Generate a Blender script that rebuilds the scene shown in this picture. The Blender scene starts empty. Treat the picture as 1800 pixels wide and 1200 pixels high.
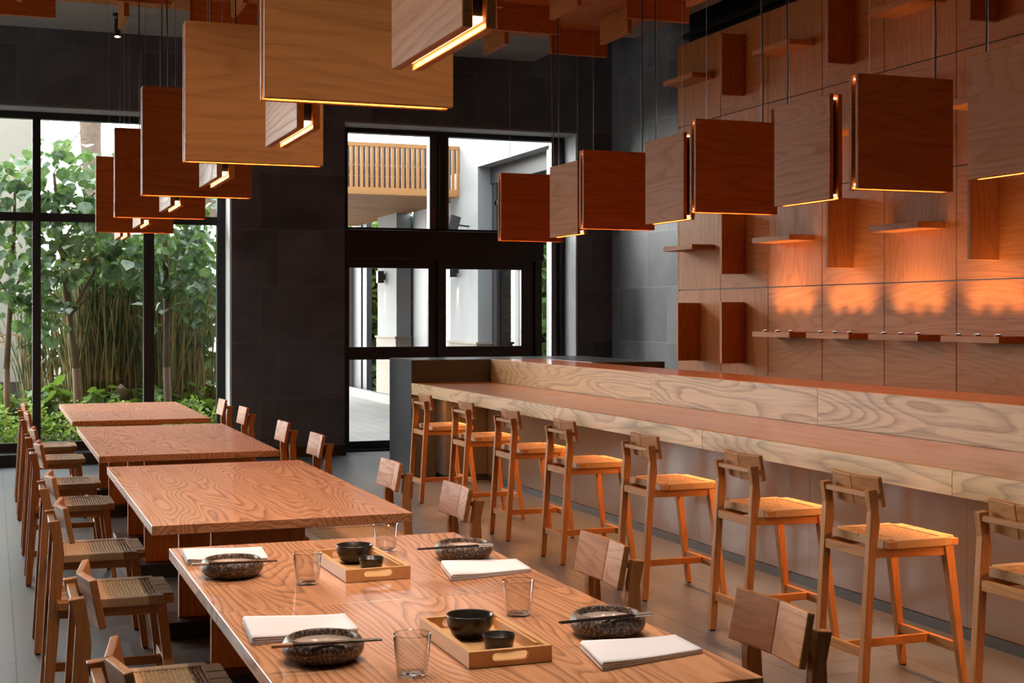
import bpy, bmesh, math, random
from mathutils import Vector, Matrix
R = math.radians
PI = math.pi
SC = bpy.context.scene
COL = SC.collection

# ------------------------------------------------------------------ camera, world, large lights, exposure
cd = bpy.data.cameras.new('camera'); cam = bpy.data.objects.new('camera', cd); COL.objects.link(cam)
cd.sensor_width = 36.0; cd.lens = 36.0 * 2447 / 1800; cd.shift_y = -46.0 / 1800; cd.clip_end = 200
cam.location = (0, 0, 1.5); cam.rotation_euler = (PI / 2, 0, -0.3579)
SC.camera = cam
SC.view_settings.view_transform = 'Standard'; SC.view_settings.look = 'None'
SC.view_settings.exposure = 0.12; SC.view_settings.gamma = 1.0; SC.view_settings.use_curve_mapping = False
SC.cycles.use_denoising = True
SC.cycles.max_bounces = 10; SC.cycles.diffuse_bounces = 5; SC.cycles.glossy_bounces = 4
SC.cycles.transmission_bounces = 8; SC.cycles.transparent_max_bounces = 12
SC.cycles.sample_clamp_indirect = 6.0
SC.cycles.caustics_reflective = False; SC.cycles.caustics_refractive = False

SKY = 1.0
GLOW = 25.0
w = bpy.data.worlds.new('sky'); SC.world = w; w.use_nodes = True
nt = w.node_tree; bg = nt.nodes['Background']
tc = nt.nodes.new('ShaderNodeTexCoord'); sp = nt.nodes.new('ShaderNodeSeparateXYZ'); rp = nt.nodes.new('ShaderNodeValToRGB')
nt.links.new(tc.outputs['Generated'], sp.inputs[0]); nt.links.new(sp.outputs['Z'], rp.inputs[0])
rp.color_ramp.elements[0].color = (3.1, 3.2, 3.3, 1); rp.color_ramp.elements[1].color = (5.0, 5.3, 5.6, 1); rp.color_ramp.elements[1].position = 0.85
# broad bright sky patch, added low to the far left to light the room
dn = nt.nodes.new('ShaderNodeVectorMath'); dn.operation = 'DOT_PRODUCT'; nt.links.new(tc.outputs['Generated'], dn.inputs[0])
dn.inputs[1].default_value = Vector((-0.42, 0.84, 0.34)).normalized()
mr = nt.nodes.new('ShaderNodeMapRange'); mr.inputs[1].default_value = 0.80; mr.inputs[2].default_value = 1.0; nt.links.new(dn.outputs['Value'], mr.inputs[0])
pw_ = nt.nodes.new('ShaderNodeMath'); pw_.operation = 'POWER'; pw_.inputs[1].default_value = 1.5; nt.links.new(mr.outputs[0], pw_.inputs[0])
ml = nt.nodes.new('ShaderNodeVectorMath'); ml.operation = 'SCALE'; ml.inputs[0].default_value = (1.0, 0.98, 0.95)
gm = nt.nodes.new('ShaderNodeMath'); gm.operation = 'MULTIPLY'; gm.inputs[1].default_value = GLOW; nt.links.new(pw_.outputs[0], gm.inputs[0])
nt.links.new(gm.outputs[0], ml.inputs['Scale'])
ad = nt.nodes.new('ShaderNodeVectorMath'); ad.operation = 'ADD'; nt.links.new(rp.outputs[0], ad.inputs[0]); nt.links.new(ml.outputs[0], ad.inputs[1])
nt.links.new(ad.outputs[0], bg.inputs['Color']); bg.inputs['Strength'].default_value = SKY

def light(name, kind, loc, rot, power, color, parent=None, **k):
    d = bpy.data.lights.new(name, kind); d.energy = power; d.color = color
    for a, v in k.items(): setattr(d, a, v)
    o = bpy.data.objects.new(name, d); COL.objects.link(o); o.location = loc; o.rotation_euler = rot
    if parent: o.parent = parent
    return o
DAY = (1.0, 0.985, 0.96)
WARM = (1.0, 0.50, 0.20)
LED = (1.0, 0.38, 0.115)
# the windows as sampling portals for the sky
light('door_portal', 'AREA', (4.9, 15.3, 1.8), (-PI / 2, 0, 0), 1, DAY, shape='RECTANGLE', size=2.6, size_y=3.6).data.cycles.is_portal = True
light('side_portal', 'AREA', (-5.32, 13.1, 1.86), (0, -PI / 2, 0), 1, DAY, shape='RECTANGLE', size=3.5, size_y=2.8).data.cycles.is_portal = True
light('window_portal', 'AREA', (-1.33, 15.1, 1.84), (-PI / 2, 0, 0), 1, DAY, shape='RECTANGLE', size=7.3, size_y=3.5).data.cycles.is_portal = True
# sun through thin cloud over the garden
sun = light('hazy_sun', 'SUN', (0, 20, 12), (R(-6), R(-20), 0), 2.0, (1.0, 0.97, 0.9), angle=R(8))

# ------------------------------------------------------------------ node helpers and materials
class NT:
    def __init__(s, name):
        s.m = bpy.data.materials.new(name); s.m.use_nodes = True; s.t = s.m.node_tree
        s.b = s.t.nodes['Principled BSDF']; s.out = s.t.nodes['Material Output']
    def n(s, typ, **k):
        x = s.t.nodes.new(typ)
        for a, v in k.items():
            if a.startswith('i_'): x.inputs[int(a[2:])].default_value = v
            else: setattr(x, a, v)
        return x
    def l(s, a, b): s.t.links.new(a, b)
    def math(s, op, a, b=0.0, c=None):
        x = s.n('ShaderNodeMath', operation=op)
        for i, v in enumerate((a, b) if c is None else (a, b, c)):
            if hasattr(v, 'links'): s.l(v, x.inputs[i])
            else: x.inputs[i].default_value = v
        return x.outputs[0]
    def mix(s, f, a, b, mode='MIX'):
        x = s.n('ShaderNodeMix', data_type='RGBA', blend_type=mode)
        for i, v in ((0, f), (6, a), (7, b)):
            if hasattr(v, 'links'): s.l(v, x.inputs[i])
            else: x.inputs[i].default_value = v if i == 0 else (*v[:3], 1)
        return x.outputs[2]
    def ramp(s, f, stops):
        x = s.n('ShaderNodeValToRGB'); s.l(f, x.inputs[0]); e = x.color_ramp.elements
        while len(e) < len(stops): e.new(0.5)
        for i, (p, c) in enumerate(stops):
            e[i].position = p; e[i].color = (*c, 1) if hasattr(c, '__len__') else (c, c, c, 1)
        return x.outputs[0]
    def noise(s, vec, scale, detail=2.0, rough=0.5, dist=0.0):
        x = s.n('ShaderNodeTexNoise'); x.inputs['Scale'].default_value = scale; x.inputs['Detail'].default_value = detail
        x.inputs['Roughness'].default_value = rough; x.inputs['Distortion'].default_value = dist
        if vec is not None: s.l(vec, x.inputs['Vector'])
        return x.outputs[0]
    def coords(s, scale=(1, 1, 1), rot=(0, 0, 0), rand=True, loc=(0, 0, 0)):
        c = s.n('ShaderNodeTexCoord'); v = c.outputs['Object']
        if rand:
            oi = s.n('ShaderNodeObjectInfo'); m = s.math('MULTIPLY', oi.outputs['Random'], 37.0)
            a = s.n('ShaderNodeVectorMath', operation='ADD'); s.l(v, a.inputs[0]); s.l(m, a.inputs[1]); v = a.outputs[0]
        mp = s.n('ShaderNodeMapping'); mp.inputs['Scale'].default_value = scale; mp.inputs['Rotation'].default_value = rot
        mp.inputs['Location'].default_value = loc; s.l(v, mp.inputs[0])
        return mp.outputs[0]
    def bump(s, h, strength=0.2, dist=0.01):
        x = s.n('ShaderNodeBump'); x.inputs['Strength'].default_value = strength; x.inputs['Distance'].default_value = dist
        s.l(h, x.inputs['Height']); s.l(x.outputs[0], s.b.inputs['Normal'])
    def set(s, **k):
        for a, v in k.items():
            i = s.b.inputs[a.replace('_', ' ')]
            if hasattr(v, 'links'): s.l(v, i)
            else: i.default_value = (*v, 1) if hasattr(v, '__len__') and len(v) == 3 else v
        return s.m

def plain(name, col, rough=0.5, metal=0.0, var=0.0, vscale=6.0, bump=0.0, bscale=60, **k):
    s = NT(name)
    c = col
    if var:
        n = s.noise(s.coords(rand=False), vscale, 5, 0.6)
        c = s.mix(n, tuple(x * (1 - var) for x in col), tuple(min(1, x * (1 + var)) for x in col))
    if bump:
        s.bump(s.noise(s.coords(rand=False), bscale, 4), bump, 0.004)
    return s.set(Base_Color=c, Roughness=rough, Metallic=metal, **k)

def wood(name, light_c, dark_c, axis, scale=2.2, rings=11.0, lines=0.55, rough=0.42, coat=0.0, stretch=0.16, tone=0.12, spec=0.5, crough=0.22, bmp=0.10):
    """flat-sawn veneer: contour lines of a stretched noise give cathedral grain"""
    s = NT(name)
    sc = [1, 1, 1]; sc['XYZ'.index(axis)] = stretch
    v = s.coords(tuple(sc))
    sf = [70, 70, 70]; sf['XYZ'.index(axis)] = 2.5
    fib = s.noise(s.coords(tuple(sf)), 1.0, 3, 0.65)
    sj = [14, 14, 14]; sj['XYZ'.index(axis)] = 3.0
    jit = s.noise(s.coords(tuple(sj)), 1.0, 2, 0.6)
    n1 = s.noise(v, scale, 2.0, 0.35, 0.15)
    r = s.math('MULTIPLY', n1, rings); r = s.math('ADD', r, s.math('MULTIPLY', jit, 0.55)); r = s.math('FRACT', r)
    line = s.ramp(r, [(0.0, 0.75), (0.10, 0.55), (0.38, 0.08), (0.80, 0.0), (0.96, 1.0), (1.0, 0.9)])
    line = s.math('MULTIPLY', line, s.math('ADD', s.math('MULTIPLY', fib, 1.1), 0.35))
    tn = s.noise(v, scale * 0.35, 1)
    c = s.mix(s.math('MULTIPLY', line, lines), light_c, dark_c)
    c = s.mix(s.math('MULTIPLY', s.math('MAXIMUM', s.math('SUBTRACT', fib, 0.48), 0.0), 1.6), c, dark_c)
    oi = s.n('ShaderNodeObjectInfo')
    br = s.math('ADD', s.math('MULTIPLY', oi.outputs['Random'], tone), 1 - tone / 2)
    br = s.math('MULTIPLY', br, s.math('ADD', s.math('MULTIPLY', tn, 0.3), 0.85))
    hs = s.n('ShaderNodeHueSaturation'); s.l(c, hs.inputs['Color']); s.l(br, hs.inputs['Value'])
    rg = s.math('ADD', s.math('MULTIPLY', line, 0.12), rough)
    s.bump(s.math('ADD', s.math('MULTIPLY', line, -0.6), s.math('MULTIPLY', fib, 0.5)), bmp, 0.002)
    return s.set(Base_Color=hs.outputs[0], Roughness=rg, Coat_Weight=coat, Coat_Roughness=crough, Specular_IOR_Level=spec)

PANEL_L, PANEL_D = (0.52, 0.195, 0.052), (0.28, 0.080, 0.016)
M = {}
for ax in 'XYZ':
    M['panel' + ax] = wood('oak_veneer_' + ax, PANEL_L, PANEL_D, ax, 2.6, 22, 0.38, 0.50, 0.0, 0.14, spec=0.22)
    M['chair' + ax] = wood('chair_teak_' + ax, (0.44, 0.195, 0.064), (0.22, 0.085, 0.025), ax, 7.0, 16, 0.4, 0.50, 0.0, 0.10, spec=0.2)
M['bar'] = wood('bar_ash', (0.64, 0.395, 0.16), (0.22, 0.12, 0.045), 'Y', 3.0, 30, 0.65, 0.45, 0.0, 0.12)
M['bartop'] = wood('bar_top_wood', (0.54, 0.22, 0.075), (0.40, 0.15, 0.048), 'Y', 2.0, 12, 0.3, 0.32, 0.6, 0.10, crough=0.09, spec=0.25, bmp=0.01)
M['table'] = wood('table_ash', (0.60, 0.295, 0.14), (0.22, 0.085, 0.036), 'Y', 3.4, 40, 0.85, 0.50, 0.35, 0.15, crough=0.15, spec=0.2, bmp=0.05)
M['bamboo'] = wood('bamboo_tray', (0.72, 0.42, 0.17), (0.55, 0.28, 0.10), 'Y', 4.0, 5, 0.35, 0.4, 0.1, 0.08)
M['timber'] = wood('balcony_timber', (0.48, 0.225, 0.075), (0.33, 0.14, 0.042), 'X', 2.0, 6, 0.4, 0.55)
M['black'] = plain('black_metal', (0.012, 0.012, 0.013), 0.38, 0.3)
M['frame'] = plain('black_window_frame', (0.013, 0.013, 0.014), 0.42, 0.2)
M['steel'] = plain('brushed_grey_aluminium', (0.11, 0.11, 0.115), 0.4, 0.6)
M['cable'] = plain('black_cable', (0.01, 0.01, 0.01), 0.5)
M['wire'] = plain('steel_wire', (0.5, 0.48, 0.46), 0.35, 0.8)
M['core'] = plain('black_lamp_core', (0.006, 0.004, 0.003), 0.6)
M['white'] = plain('white_plaster_trim', (0.82, 0.83, 0.79), 0.7, var=0.04)
M['greyplaster'] = plain('grey_plaster_reveal', (0.46, 0.465, 0.47), 0.75, var=0.25, vscale=5)
M['concrete'] = plain('ceiling_concrete', (0.30, 0.285, 0.25), 0.8, var=0.28, vscale=2.2, bump=0.15, bscale=12)
M['skirting'] = plain('dark_bronze_skirting', (0.03, 0.017, 0.010), 0.35, 0.3)
M['stone'] = plain('dark_stone_block', (0.045, 0.047, 0.052), 0.30, var=0.12, vscale=4)
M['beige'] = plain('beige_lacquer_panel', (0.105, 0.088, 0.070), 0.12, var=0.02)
M['toe'] = plain('toe_kick_metal', (0.035, 0.045, 0.052), 0.35, 0.4)
M['napkin'] = plain('white_linen', (0.86, 0.87, 0.88), 0.85, bump=0.25, bscale=900)
M['darkglaze'] = plain('dark_glazed_ceramic', (0.028, 0.024, 0.018), 0.28, var=0.5, vscale=20)
M['cream'] = plain('cream_glaze', (0.72, 0.60, 0.50), 0.12, var=0.05, Coat_Weight=0.4)
M['chop'] = plain('black_lacquered_chopstick', (0.025, 0.012, 0.010), 0.25)
M['choptip'] = plain('copper_brown_chopstick_tip', (0.42, 0.20, 0.10), 0.35, 0.2)
M['chopsilver'] = plain('silvery_chopstick_tip', (0.55, 0.50, 0.46), 0.3, 0.6)
M['extwhite'] = plain('white_textured_render', (0.32, 0.325, 0.325), 0.85, var=0.03, bump=0.4, bscale=25)
M['limestone'] = plain('limestone_cladding', (0.30, 0.25, 0.20), 0.8, var=0.3, vscale=9, bump=0.4, bscale=30)
M['creamwall'] = plain('cream_garden_wall', (0.42, 0.385, 0.32), 0.9, var=0.08)
M['darkext'] = plain('dark_facade', (0.03, 0.03, 0.035), 0.5)
M['greyext'] = plain('grey_facade_frame', (0.05, 0.05, 0.055), 0.5)
M['bark'] = plain('smooth_brown_bark', (0.27, 0.165, 0.11), 0.85, var=0.35, vscale=14, bump=0.5, bscale=40)
M['palmbark'] = plain('ringed_palm_bark', (0.27, 0.19, 0.14), 0.9, var=0.45, vscale=18, bump=0.8, bscale=30)
M['dead'] = plain('dry_brown_fronds', (0.30, 0.17, 0.08), 0.9, var=0.3)
M['soil'] = plain('planting_bed_soil', (0.055, 0.05, 0.03), 0.95, var=0.5, vscale=8, bump=0.8, bscale=25)

def emit(name, col, st):
    s = NT(name)
    return s.set(Base_Color=(0, 0, 0), Emission_Color=col, Emission_Strength=st)
M['led'] = emit('warm_led', (1.0, 0.50, 0.24), 5.0)
M['lamp'] = emit('lit_lamp_lens', (1.0, 0.66, 0.36), 12.0)
M['puck'] = emit('lit_shelf_uplight', (1.0, 0.80, 0.60), 2.5)

def glassmat(name, tint, refl=1.0, pw=4.5):
    s = NT(name); s.t.nodes.remove(s.b)
    tr = s.n('ShaderNodeBsdfTransparent'); tr.inputs[0].default_value = (*tint, 1)
    gl = s.n('ShaderNodeBsdfGlossy'); gl.inputs['Roughness'].default_value = 0.0
    lw = s.n('ShaderNodeLayerWeight'); lw.inputs[0].default_value = 0.5
    fac = s.math('ADD', s.math('MULTIPLY', s.math('POWER', lw.outputs['Facing'], pw), 0.9), 0.04)
    mx = s.n('ShaderNodeMixShader'); s.l(s.math('MULTIPLY', fac, refl), mx.inputs[0])
    s.l(tr.outputs[0], mx.inputs[1]); s.l(gl.outputs[0], mx.inputs[2]); s.l(mx.outputs[0], s.out.inputs[0])
    return s.m
M['pane'] = glassmat('window_glass', (0.93, 0.96, 0.95))
M['pane2'] = glassmat('facade_glass', (0.30, 0.37, 0.44), 0.5)
M['tumbler'] = glassmat('clear_tumbler_glass', (0.988, 0.988, 0.985), 1.7, 3.0)

def tiles(name, plane, c1, c2, mortar, wdt, hgt, offset, loc, rough, msize=0.0035, var=0.5, bumpn=0.08):
    s = NT(name); c = s.n('ShaderNodeTexCoord'); sx = s.n('ShaderNodeSeparateXYZ'); s.l(c.outputs['Object'], sx.inputs[0])
    cb = s.n('ShaderNodeCombineXYZ'); a, b = plane
    s.l(s.math('ADD', sx.outputs['XYZ'.index(a)], loc[0]), cb.inputs[0]); s.l(s.math('ADD', sx.outputs['XYZ'.index(b)], loc[1]), cb.inputs[1])
    br = s.n('ShaderNodeTexBrick', offset=offset, offset_frequency=2, squash=1.0)
    s.l(cb.outputs[0], br.inputs['Vector'])
    for k, v in (('Color1', (0.3, 0.3, 0.3, 1)), ('Color2', (0.7, 0.7, 0.7, 1)), ('Mortar', (0, 0, 0, 1)), ('Scale', 1.0), ('Mortar Size', msize), ('Mortar Smooth', 0.1), ('Bias', 0.0), ('Brick Width', wdt), ('Row Height', hgt)):
        br.inputs[k].default_value = v
    vec = s.n('ShaderNodeVectorMath', operation='ADD'); s.l(c.outputs['Object'], vec.inputs[0]); s.l(br.outputs['Color'], vec.inputs[1])
    n = s.noise(vec.outputs[0], 1.7, 6, 0.62, 0.4)
    f = s.math('ADD', s.math('MULTIPLY', s.math('SUBTRACT', n, 0.5), 2.2 * var + 0.6), s.math('ADD', s.math('MULTIPLY', s.math('SUBTRACT', br.outputs['Color'], 0.5), 0.9), 0.5))
    col = s.mix(f, c1, c2); col = s.mix(br.outputs['Fac'], col, mortar)
    s.bump(s.noise(c.outputs['Object'], 30, 4), bumpn, 0.004)
    return s.set(Base_Color=col, Roughness=s.math('ADD', s.math('MULTIPLY', n, 0.2), rough))
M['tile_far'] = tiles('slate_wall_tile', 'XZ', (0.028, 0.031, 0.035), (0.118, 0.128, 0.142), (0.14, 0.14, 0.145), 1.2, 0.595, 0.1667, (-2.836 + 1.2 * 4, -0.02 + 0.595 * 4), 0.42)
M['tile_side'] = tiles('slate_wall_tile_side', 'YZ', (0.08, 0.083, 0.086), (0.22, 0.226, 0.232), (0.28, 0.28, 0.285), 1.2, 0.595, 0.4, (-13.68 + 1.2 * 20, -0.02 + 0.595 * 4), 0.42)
M['floor'] = tiles('slate_floor_tile', 'YX', (0.068, 0.075, 0.084), (0.13, 0.142, 0.155), (0.03, 0.03, 0.032), 1.22, 0.61, 0.5, (-6.38 + 1.22 * 20, -0.10 + 0.61 * 20), 0.30, 0.004, 0.3)
M['terrace'] = tiles('terrace_plank_tile', 'YX', (0.13, 0.122, 0.113), (0.20, 0.19, 0.178), (0.08, 0.077, 0.07), 1.2, 0.2, 0.37, (0, 40), 0.5, 0.006, 0.4)

s = NT('woven_paper_cord'); v = s.coords(rand=False)
n = s.noise(v, 60, 2); n2 = s.noise(v, 400, 2)
M['weave'] = s.set(Base_Color=s.mix(n, (0.36, 0.20, 0.09), (0.62, 0.40, 0.19)), Roughness=0.75); s.bump(n2, 0.4, 0.001)
for ax in 'XY':
    s = NT('wrapped_cord_' + ax); c = s.n('ShaderNodeTexCoord'); sx = s.n('ShaderNodeSeparateXYZ'); s.l(c.outputs['Object'], sx.inputs[0])
    wv = s.math('SINE', s.math('MULTIPLY', sx.outputs['XYZ'.index(ax)], 2 * PI / 0.0045)); wv = s.math('ADD', s.math('MULTIPLY', wv, 0.5), 0.5)
    M['wrap' + ax] = s.set(Base_Color=s.mix(wv, (0.20, 0.11, 0.05), (0.62, 0.40, 0.19)), Roughness=0.75); s.bump(wv, 0.5, 0.002)
s = NT('speckled_stoneware'); v = s.coords(rand=True)
n = s.n('ShaderNodeTexVoronoi'); n.inputs['Scale'].default_value = 240; s.l(v, n.inputs['Vector'])
n2 = s.noise(v, 160, 3, 0.7)
f = s.ramp(n2, [(0.45, 0.0), (0.58, 0.35), (0.70, 1.0)])
M['speckle'] = s.set(Base_Color=s.mix(f, (0.040, 0.026, 0.018), (0.50, 0.40, 0.32)), Roughness=0.34); s.bump(n.outputs['Distance'], 0.5, 0.002)

def leafmat(name, a, b, trans=0.35, rough=0.4):
    s = NT(name); c = s.coords(rand=True); n = s.noise(c, 9.0, 2, 0.7)
    f = s.ramp(n, [(0.35, 0.0), (0.65, 1.0)])
    col = s.mix(f, a, b)
    s.set(Base_Color=col, Roughness=rough)
    tl = s.n('ShaderNodeBsdfTranslucent'); s.l(s.mix(0.4, col, (0.45, 0.75, 0.08), 'MIX'), tl.inputs[0])
    mx = s.n('ShaderNodeMixShader'); mx.inputs[0].default_value = trans
    s.l(s.b.outputs[0], mx.inputs[1]); s.l(tl.outputs[0], mx.inputs[2]); s.l(mx.outputs[0], s.out.inputs[0])
    return s.m
M['leaf'] = leafmat('broad_green_leaf', (0.06, 0.135, 0.05), (0.26, 0.35, 0.235), 0.22, 0.3)
M['leaf2'] = leafmat('dark_green_leaf', (0.02, 0.055, 0.016), (0.07, 0.14, 0.04), 0.2)
M['leaf3'] = leafmat('bright_shrub_leaf', (0.17, 0.29, 0.035), (0.46, 0.58, 0.16), 0.4)
M['leaf4'] = leafmat('hedge_leaf', (0.045, 0.11, 0.025), (0.17, 0.26, 0.065), 0.3)
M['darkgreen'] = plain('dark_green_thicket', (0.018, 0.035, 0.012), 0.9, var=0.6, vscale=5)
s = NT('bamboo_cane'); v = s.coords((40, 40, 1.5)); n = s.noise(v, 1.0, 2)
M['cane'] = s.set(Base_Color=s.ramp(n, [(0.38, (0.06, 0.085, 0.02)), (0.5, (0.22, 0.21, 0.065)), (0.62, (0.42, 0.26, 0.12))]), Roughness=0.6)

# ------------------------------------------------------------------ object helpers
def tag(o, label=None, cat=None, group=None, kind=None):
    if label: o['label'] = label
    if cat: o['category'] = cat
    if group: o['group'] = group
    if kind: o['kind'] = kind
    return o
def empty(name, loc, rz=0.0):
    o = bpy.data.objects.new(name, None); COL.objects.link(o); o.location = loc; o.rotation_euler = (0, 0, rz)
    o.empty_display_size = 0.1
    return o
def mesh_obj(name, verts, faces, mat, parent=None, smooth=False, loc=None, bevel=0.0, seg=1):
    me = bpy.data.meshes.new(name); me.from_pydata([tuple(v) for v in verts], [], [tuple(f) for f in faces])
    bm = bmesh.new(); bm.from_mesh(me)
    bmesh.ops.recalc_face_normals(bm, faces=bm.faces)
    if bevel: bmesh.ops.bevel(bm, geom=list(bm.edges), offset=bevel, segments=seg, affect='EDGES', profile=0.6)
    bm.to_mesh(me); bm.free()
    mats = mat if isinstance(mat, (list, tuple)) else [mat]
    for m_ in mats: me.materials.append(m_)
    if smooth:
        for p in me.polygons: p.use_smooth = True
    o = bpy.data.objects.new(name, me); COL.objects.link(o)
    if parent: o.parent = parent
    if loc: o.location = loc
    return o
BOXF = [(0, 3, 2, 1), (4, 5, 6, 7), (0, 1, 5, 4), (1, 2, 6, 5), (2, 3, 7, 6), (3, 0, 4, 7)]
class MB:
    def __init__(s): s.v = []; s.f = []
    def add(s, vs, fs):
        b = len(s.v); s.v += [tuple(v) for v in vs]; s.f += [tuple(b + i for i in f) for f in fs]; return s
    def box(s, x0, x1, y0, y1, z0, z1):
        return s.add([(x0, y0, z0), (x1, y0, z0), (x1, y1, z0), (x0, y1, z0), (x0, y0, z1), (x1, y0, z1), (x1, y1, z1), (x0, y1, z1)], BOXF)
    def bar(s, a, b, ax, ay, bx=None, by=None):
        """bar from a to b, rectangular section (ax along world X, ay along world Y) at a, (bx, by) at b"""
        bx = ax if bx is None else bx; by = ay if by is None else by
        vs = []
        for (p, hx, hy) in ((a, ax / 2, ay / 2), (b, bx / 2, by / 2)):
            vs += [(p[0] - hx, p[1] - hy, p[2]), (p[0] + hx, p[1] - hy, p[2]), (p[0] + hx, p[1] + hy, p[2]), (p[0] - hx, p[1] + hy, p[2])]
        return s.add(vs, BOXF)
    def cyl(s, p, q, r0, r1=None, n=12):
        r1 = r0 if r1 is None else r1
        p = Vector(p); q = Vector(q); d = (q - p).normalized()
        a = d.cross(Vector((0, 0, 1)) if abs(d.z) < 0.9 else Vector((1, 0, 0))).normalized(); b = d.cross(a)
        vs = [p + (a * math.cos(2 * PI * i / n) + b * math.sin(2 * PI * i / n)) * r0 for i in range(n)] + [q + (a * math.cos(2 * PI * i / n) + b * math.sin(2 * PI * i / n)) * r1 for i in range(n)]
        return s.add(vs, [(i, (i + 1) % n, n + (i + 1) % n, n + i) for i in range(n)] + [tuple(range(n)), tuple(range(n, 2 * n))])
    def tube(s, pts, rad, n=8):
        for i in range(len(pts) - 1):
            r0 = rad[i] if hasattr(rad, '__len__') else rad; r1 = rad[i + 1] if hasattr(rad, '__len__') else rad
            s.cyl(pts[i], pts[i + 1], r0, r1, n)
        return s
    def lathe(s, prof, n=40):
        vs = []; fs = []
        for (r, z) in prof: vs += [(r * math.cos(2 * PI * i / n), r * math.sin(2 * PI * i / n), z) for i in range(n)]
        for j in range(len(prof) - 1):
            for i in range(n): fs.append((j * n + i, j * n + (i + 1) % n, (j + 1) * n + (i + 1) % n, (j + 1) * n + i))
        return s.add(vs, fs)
    def prism(s, poly, axis, a, b):
        """poly in the two other axes, extruded along axis from a to b"""
        def P(u, v_, t): return {'X': (t, u, v_), 'Y': (u, t, v_), 'Z': (u, v_, t)}[axis]
        n = len(poly)
        return s.add([P(u, v_, a) for u, v_ in poly] + [P(u, v_, b) for u, v_ in poly], [tuple(range(n)), tuple(range(n, 2 * n))] + [(i, (i + 1) % n, n + (i + 1) % n, n + i) for i in range(n)])
    def xf(s, mat):
        s.v = [tuple(mat @ Vector(v)) for v in s.v]; return s
    def build(s, name, mat, parent=None, **k): return mesh_obj(name, s.v, s.f, mat, parent, **k)
def box(name, mat, x0, x1, y0, y1, z0, z1, parent=None, **k): return MB().box(x0, x1, y0, y1, z0, z1).build(name, mat, parent, **k)
def struct(name, mat, *b, parent=None, **k):
    o = box(name, mat, *b, parent=parent, **k)
    if parent is None: o['kind'] = 'structure'
    return o
def copy_tree(o, parent=None):
    c = o.copy(); COL.objects.link(c)
    if parent: c.parent = parent
    for ch in list(o.children): copy_tree(ch, c)
    return c
def pack(things): return things
ORD = ['first', 'second', 'third', 'fourth', 'fifth', 'sixth', 'seventh', 'eighth', 'ninth', 'tenth', 'eleventh', 'twelfth']

# ------------------------------------------------------------------ room shell
XL, XR, YB, YF, ZC = -5.0, 6.69, -3.6, 14.6, 4.356
struct('floor', M['floor'], XL, XR, YB, 15.05, -0.12, 0)
cl = MB().box(XL, 5.72, YB, 15.05, ZC, ZC + 0.3).box(5.72, XR + 0.2, 13.0, 15.05, 4.75, 4.95).box(5.72, 6.22, YB, 13.0, ZC, ZC + 0.3).box(6.22, XR + 0.2, YB, 13.0, 4.75, 4.95).box(5.72, 5.76, 13.0, 15.05, ZC + 0.3, 4.75).box(6.22, 6.26, YB, 13.0, ZC + 0.3, 4.75)
o = cl.build('ceiling', M['concrete']); o['kind'] = 'structure'
# far wall: pier between window and door, lintels, end pieces
wf = MB()
wf.box(XL - 0.3, XR + 0.25, YF, 15.05, 3.575, 4.9)      # above the openings
wf.box(2.343, 3.547, YF, 15.05, 0, 3.575)               # pier
wf.box(6.257, XR + 0.25, YF, 15.05, 0, 3.575)           # right of the door
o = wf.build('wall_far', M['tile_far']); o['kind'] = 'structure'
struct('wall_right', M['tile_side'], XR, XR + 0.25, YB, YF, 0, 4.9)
struct('wall_back', M['greyplaster'], XL, XR, YB - 0.3, YB, 0, ZC)
wl = MB().box(XL - 0.3, XL, YB, 15.05, 3.6, 4.66).box(XL - 0.3, XL, YB, 15.05, 0, 0.12)
for y, y1 in ((YB, 11.7), (14.5, 15.05)): wl.box(XL - 0.3, XL, y, y1, 0.12, 3.6)
o = wl.build('wall_left', M['greyplaster']); o['kind'] = 'structure'
# black band with rail over the wood wall
MB().box(6.42, XR, YB, 12.19, 4.13, 4.75).box(6.33, 6.46, YB, 12.19, 4.20, 4.24).build('trim_1', M['black'])['kind'] = 'structure'
struct('baseboard_far', M['skirting'], 2.343, 3.56, YF - 0.015, YF, 0, 0.115)
struct('trim_2', M['white'], 2.325, 2.3445, YF + 0.002, 14.91, 0.12, 3.56)     # bright jamb beside the window
struct('trim_3', M['greyplaster'], XL, 2.343, YF + 0.003, 14.91, 3.562, 3.577)  # window soffit
struct('trim_4', M['greyplaster'], 3.547, 6.257, YF + 0.003, 14.96, 3.562, 3.577)
struct('trim_5', M['greyplaster'], 6.238, 6.258, YF + 0.003, 14.96, 0, 3.562)

# ------------------------------------------------------------------ windows and door in the far wall
def window(name, xs, zt, parent_kind='structure'):
    pass
wr = empty('window_1', (0, 14.95, 0)); wr['kind'] = 'structure'
fr = MB()
fr.box(XL, 2.33, -0.045, 0.045, 3.49, 3.562).box(XL, 2.33, -0.045, 0.045, 2.455, 2.54).box(XL, 2.33, -0.045, 0.045, 0.12, 0.21)
for a, b in ((-4.0, -3.9), (-2.9, -2.8), (-1.80, -1.70), (-0.71, -0.61), (0.39, 0.47), (1.485, 1.59), (2.24, 2.325)): fr.box(a, b, -0.05, 0.05, 0.12, 3.562)
fr.build('window_frame', M['frame'], wr)
MB().box(XL, 2.33, -0.35, -0.02, 0.0, 0.12).build('window_sill', M['black'], wr)
gl = MB()
for a, b in ((XL, -4.0), (-3.9, -2.9), (-2.8, -1.80), (-1.70, -0.71), (-0.61, 0.39), (0.47, 1.485), (1.59, 2.24)):
    gl.add([(a, 0.02, 0.21), (b, 0.02, 0.21), (b, 0.02, 2.455), (a, 0.02, 2.455)], [(0, 1, 2, 3)])
    gl.add([(a, 0.02, 2.54), (b, 0.02, 2.54), (b, 0.02, 3.49), (a, 0.02, 3.49)], [(0, 1, 2, 3)])
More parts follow.
